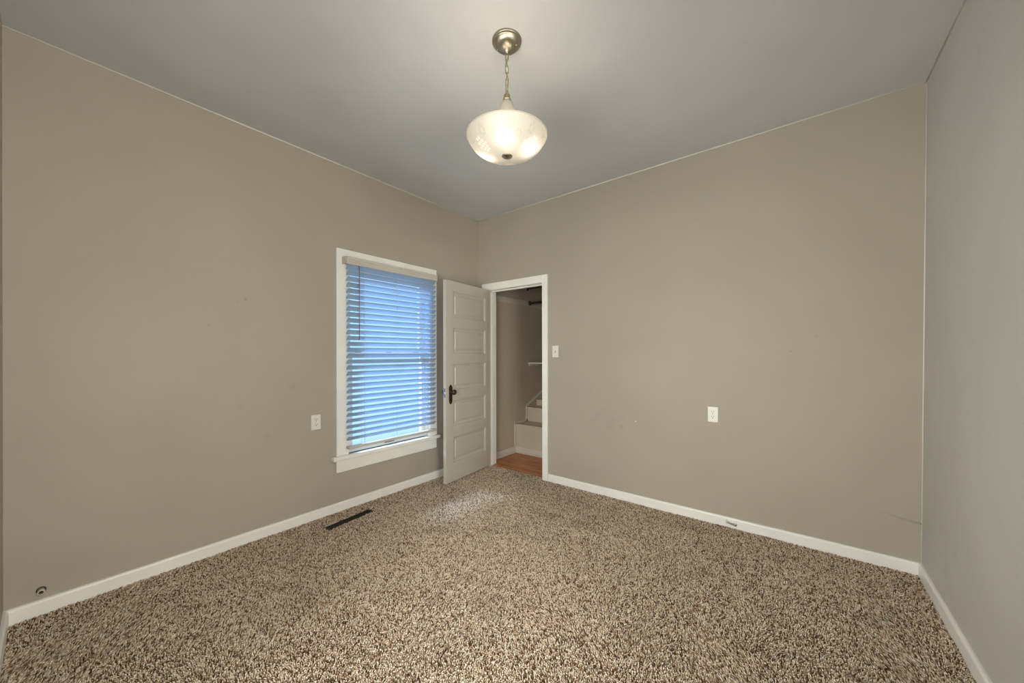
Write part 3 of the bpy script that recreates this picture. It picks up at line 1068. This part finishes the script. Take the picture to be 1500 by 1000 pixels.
# solid glass lip round the rim
pts = [(0.2005 * math.cos(2 * PI * k / 96), 0.2005 * math.sin(2 * PI * k / 96), Z(2.3690)) for k in range(96)]
MB().tube(pts, 0.0026, n=8, closed=True).build('rim', M['neck'], lamp)
MB().lathe([(0, Z(2.262)), (0.008, Z(2.263)), (0.016, Z(2.266)), (0.025, Z(2.270)), (0.0265, Z(2.2735)), (0.023, Z(2.2755)), (0, Z(2.2760))], n=32).build('finial', M['nickel'], lamp, smooth=True)['label'] = 'dark metal finial under the bowl'

# ------------------------------------------------------------------ carpet pile
rng = np.random.default_rng(11)
sp = 0.0063
xs = np.arange(BT + 0.001, WB - BT, sp)
ys = np.arange(-D + BT, 0.034, sp)
X, Y = np.meshgrid(xs, ys)
X = X.ravel() + rng.uniform(-0.42, 0.42, X.size) * sp
Y = Y.ravel() + rng.uniform(-0.42, 0.42, Y.size) * sp
ca, sa = math.cos(-VA), math.sin(-VA)
lx = (X - VC[0]) * ca - (Y - VC[1]) * sa
ly = (X - VC[0]) * sa + (Y - VC[1]) * ca
keep = ~((np.abs(lx) < VL / 2 + 0.002) & (np.abs(ly) < VW / 2 + 0.002))
keep &= ~((Y > -BT) & ((X < DX0 + 0.012) | (X > DX1 - 0.012)))
keep &= ~((Y > -0.026) & (X < 0.16))
keep &= ~((Y > -0.026) & (X > 0.905) & (X < 0.985))
keep &= (X > BT) & (X < WB - BT) & (Y > -D + BT)
X, Y = X[keep], Y[keep]
n = X.size


def vnoise(x, y, s, seed):
    g = np.random.default_rng(seed).uniform(-1, 1, (64, 64))
    u, v_ = (x / s) % 63, ((y + 20) / s) % 63
    i, j_ = u.astype(int), v_.astype(int)
    fu, fv = u - i, v_ - j_
    fu = fu * fu * (3 - 2 * fu); fv = fv * fv * (3 - 2 * fv)
    a = g[i, j_]; b = g[i + 1, j_]; c2 = g[i, j_ + 1]; d = g[i + 1, j_ + 1]
    return a * (1 - fu) * (1 - fv) + b * fu * (1 - fv) + c2 * (1 - fu) * fv + d * fu * fv


# slow drift of the pile direction (foot and vacuum marks) plus a random curl for each tuft
LXf = 0.0050 * vnoise(X, Y, 0.30, 1) + 0.004 * vnoise(X, Y, 0.11, 3)
LYf = 0.0050 * vnoise(X, Y, 0.33, 2) + 0.004 * vnoise(X, Y, 0.12, 4)
az = rng.uniform(0, 2 * PI, n)
ln = rng.uniform(0.0005, 0.0055, n)
hgt = rng.uniform(0.0105, 0.0155, n) + 0.0016 * vnoise(X, Y, 0.09, 7)
tx, ty = LXf + ln * np.cos(az), LYf + ln * np.sin(az)
a0 = rng.uniform(0, 2 * PI, n)
wd_ = rng.uniform(0.0026, 0.0039, n)
co = np.zeros((n, 7, 3), np.float32)
for k in range(3):
    aa = a0 + k * 2 * PI / 3
    co[:, k, 0] = X + 0.8 * wd_ * np.cos(aa); co[:, k, 1] = Y + 0.8 * wd_ * np.sin(aa); co[:, k, 2] = FZ
    ab = aa + 0.9
    co[:, 3 + k, 0] = X + 0.45 * tx + wd_ * np.cos(ab); co[:, 3 + k, 1] = Y + 0.45 * ty + wd_ * np.sin(ab); co[:, 3 + k, 2] = FZ + 0.68 * hgt
co[:, 6, 0] = X + tx * 1.25; co[:, 6, 1] = Y + ty * 1.25; co[:, 6, 2] = FZ + hgt
co[:, :, 0] = np.clip(co[:, :, 0], BT * 0.7, WB - BT * 0.7)
tri = []
for k in range(3):
    k2 = (k + 1) % 3
    tri += [(k, k2, 3 + k2), (k, 3 + k2, 3 + k), (3 + k, 3 + k2, 6)]
tri = np.array(tri, np.int32)
idx = (tri[None] + (np.arange(n, dtype=np.int32) * 7)[:, None, None]).reshape(-1)
me = bpy.data.meshes.new('carpet_pile')
me.vertices.add(n * 7)
me.vertices.foreach_set('co', co.reshape(-1))
nf = n * 9
me.loops.add(nf * 3)
me.loops.foreach_set('vertex_index', idx)
me.polygons.add(nf)
me.polygons.foreach_set('loop_start', np.arange(0, nf * 3, 3, dtype=np.int32))
me.update(calc_edges=True)
me.materials.append(M['carpet'])
o = link(bpy.data.objects.new('carpet_pile', me))
tag(o, 'speckled brown and beige twist pile carpet covering the room floor', 'carpet', kind='stuff')
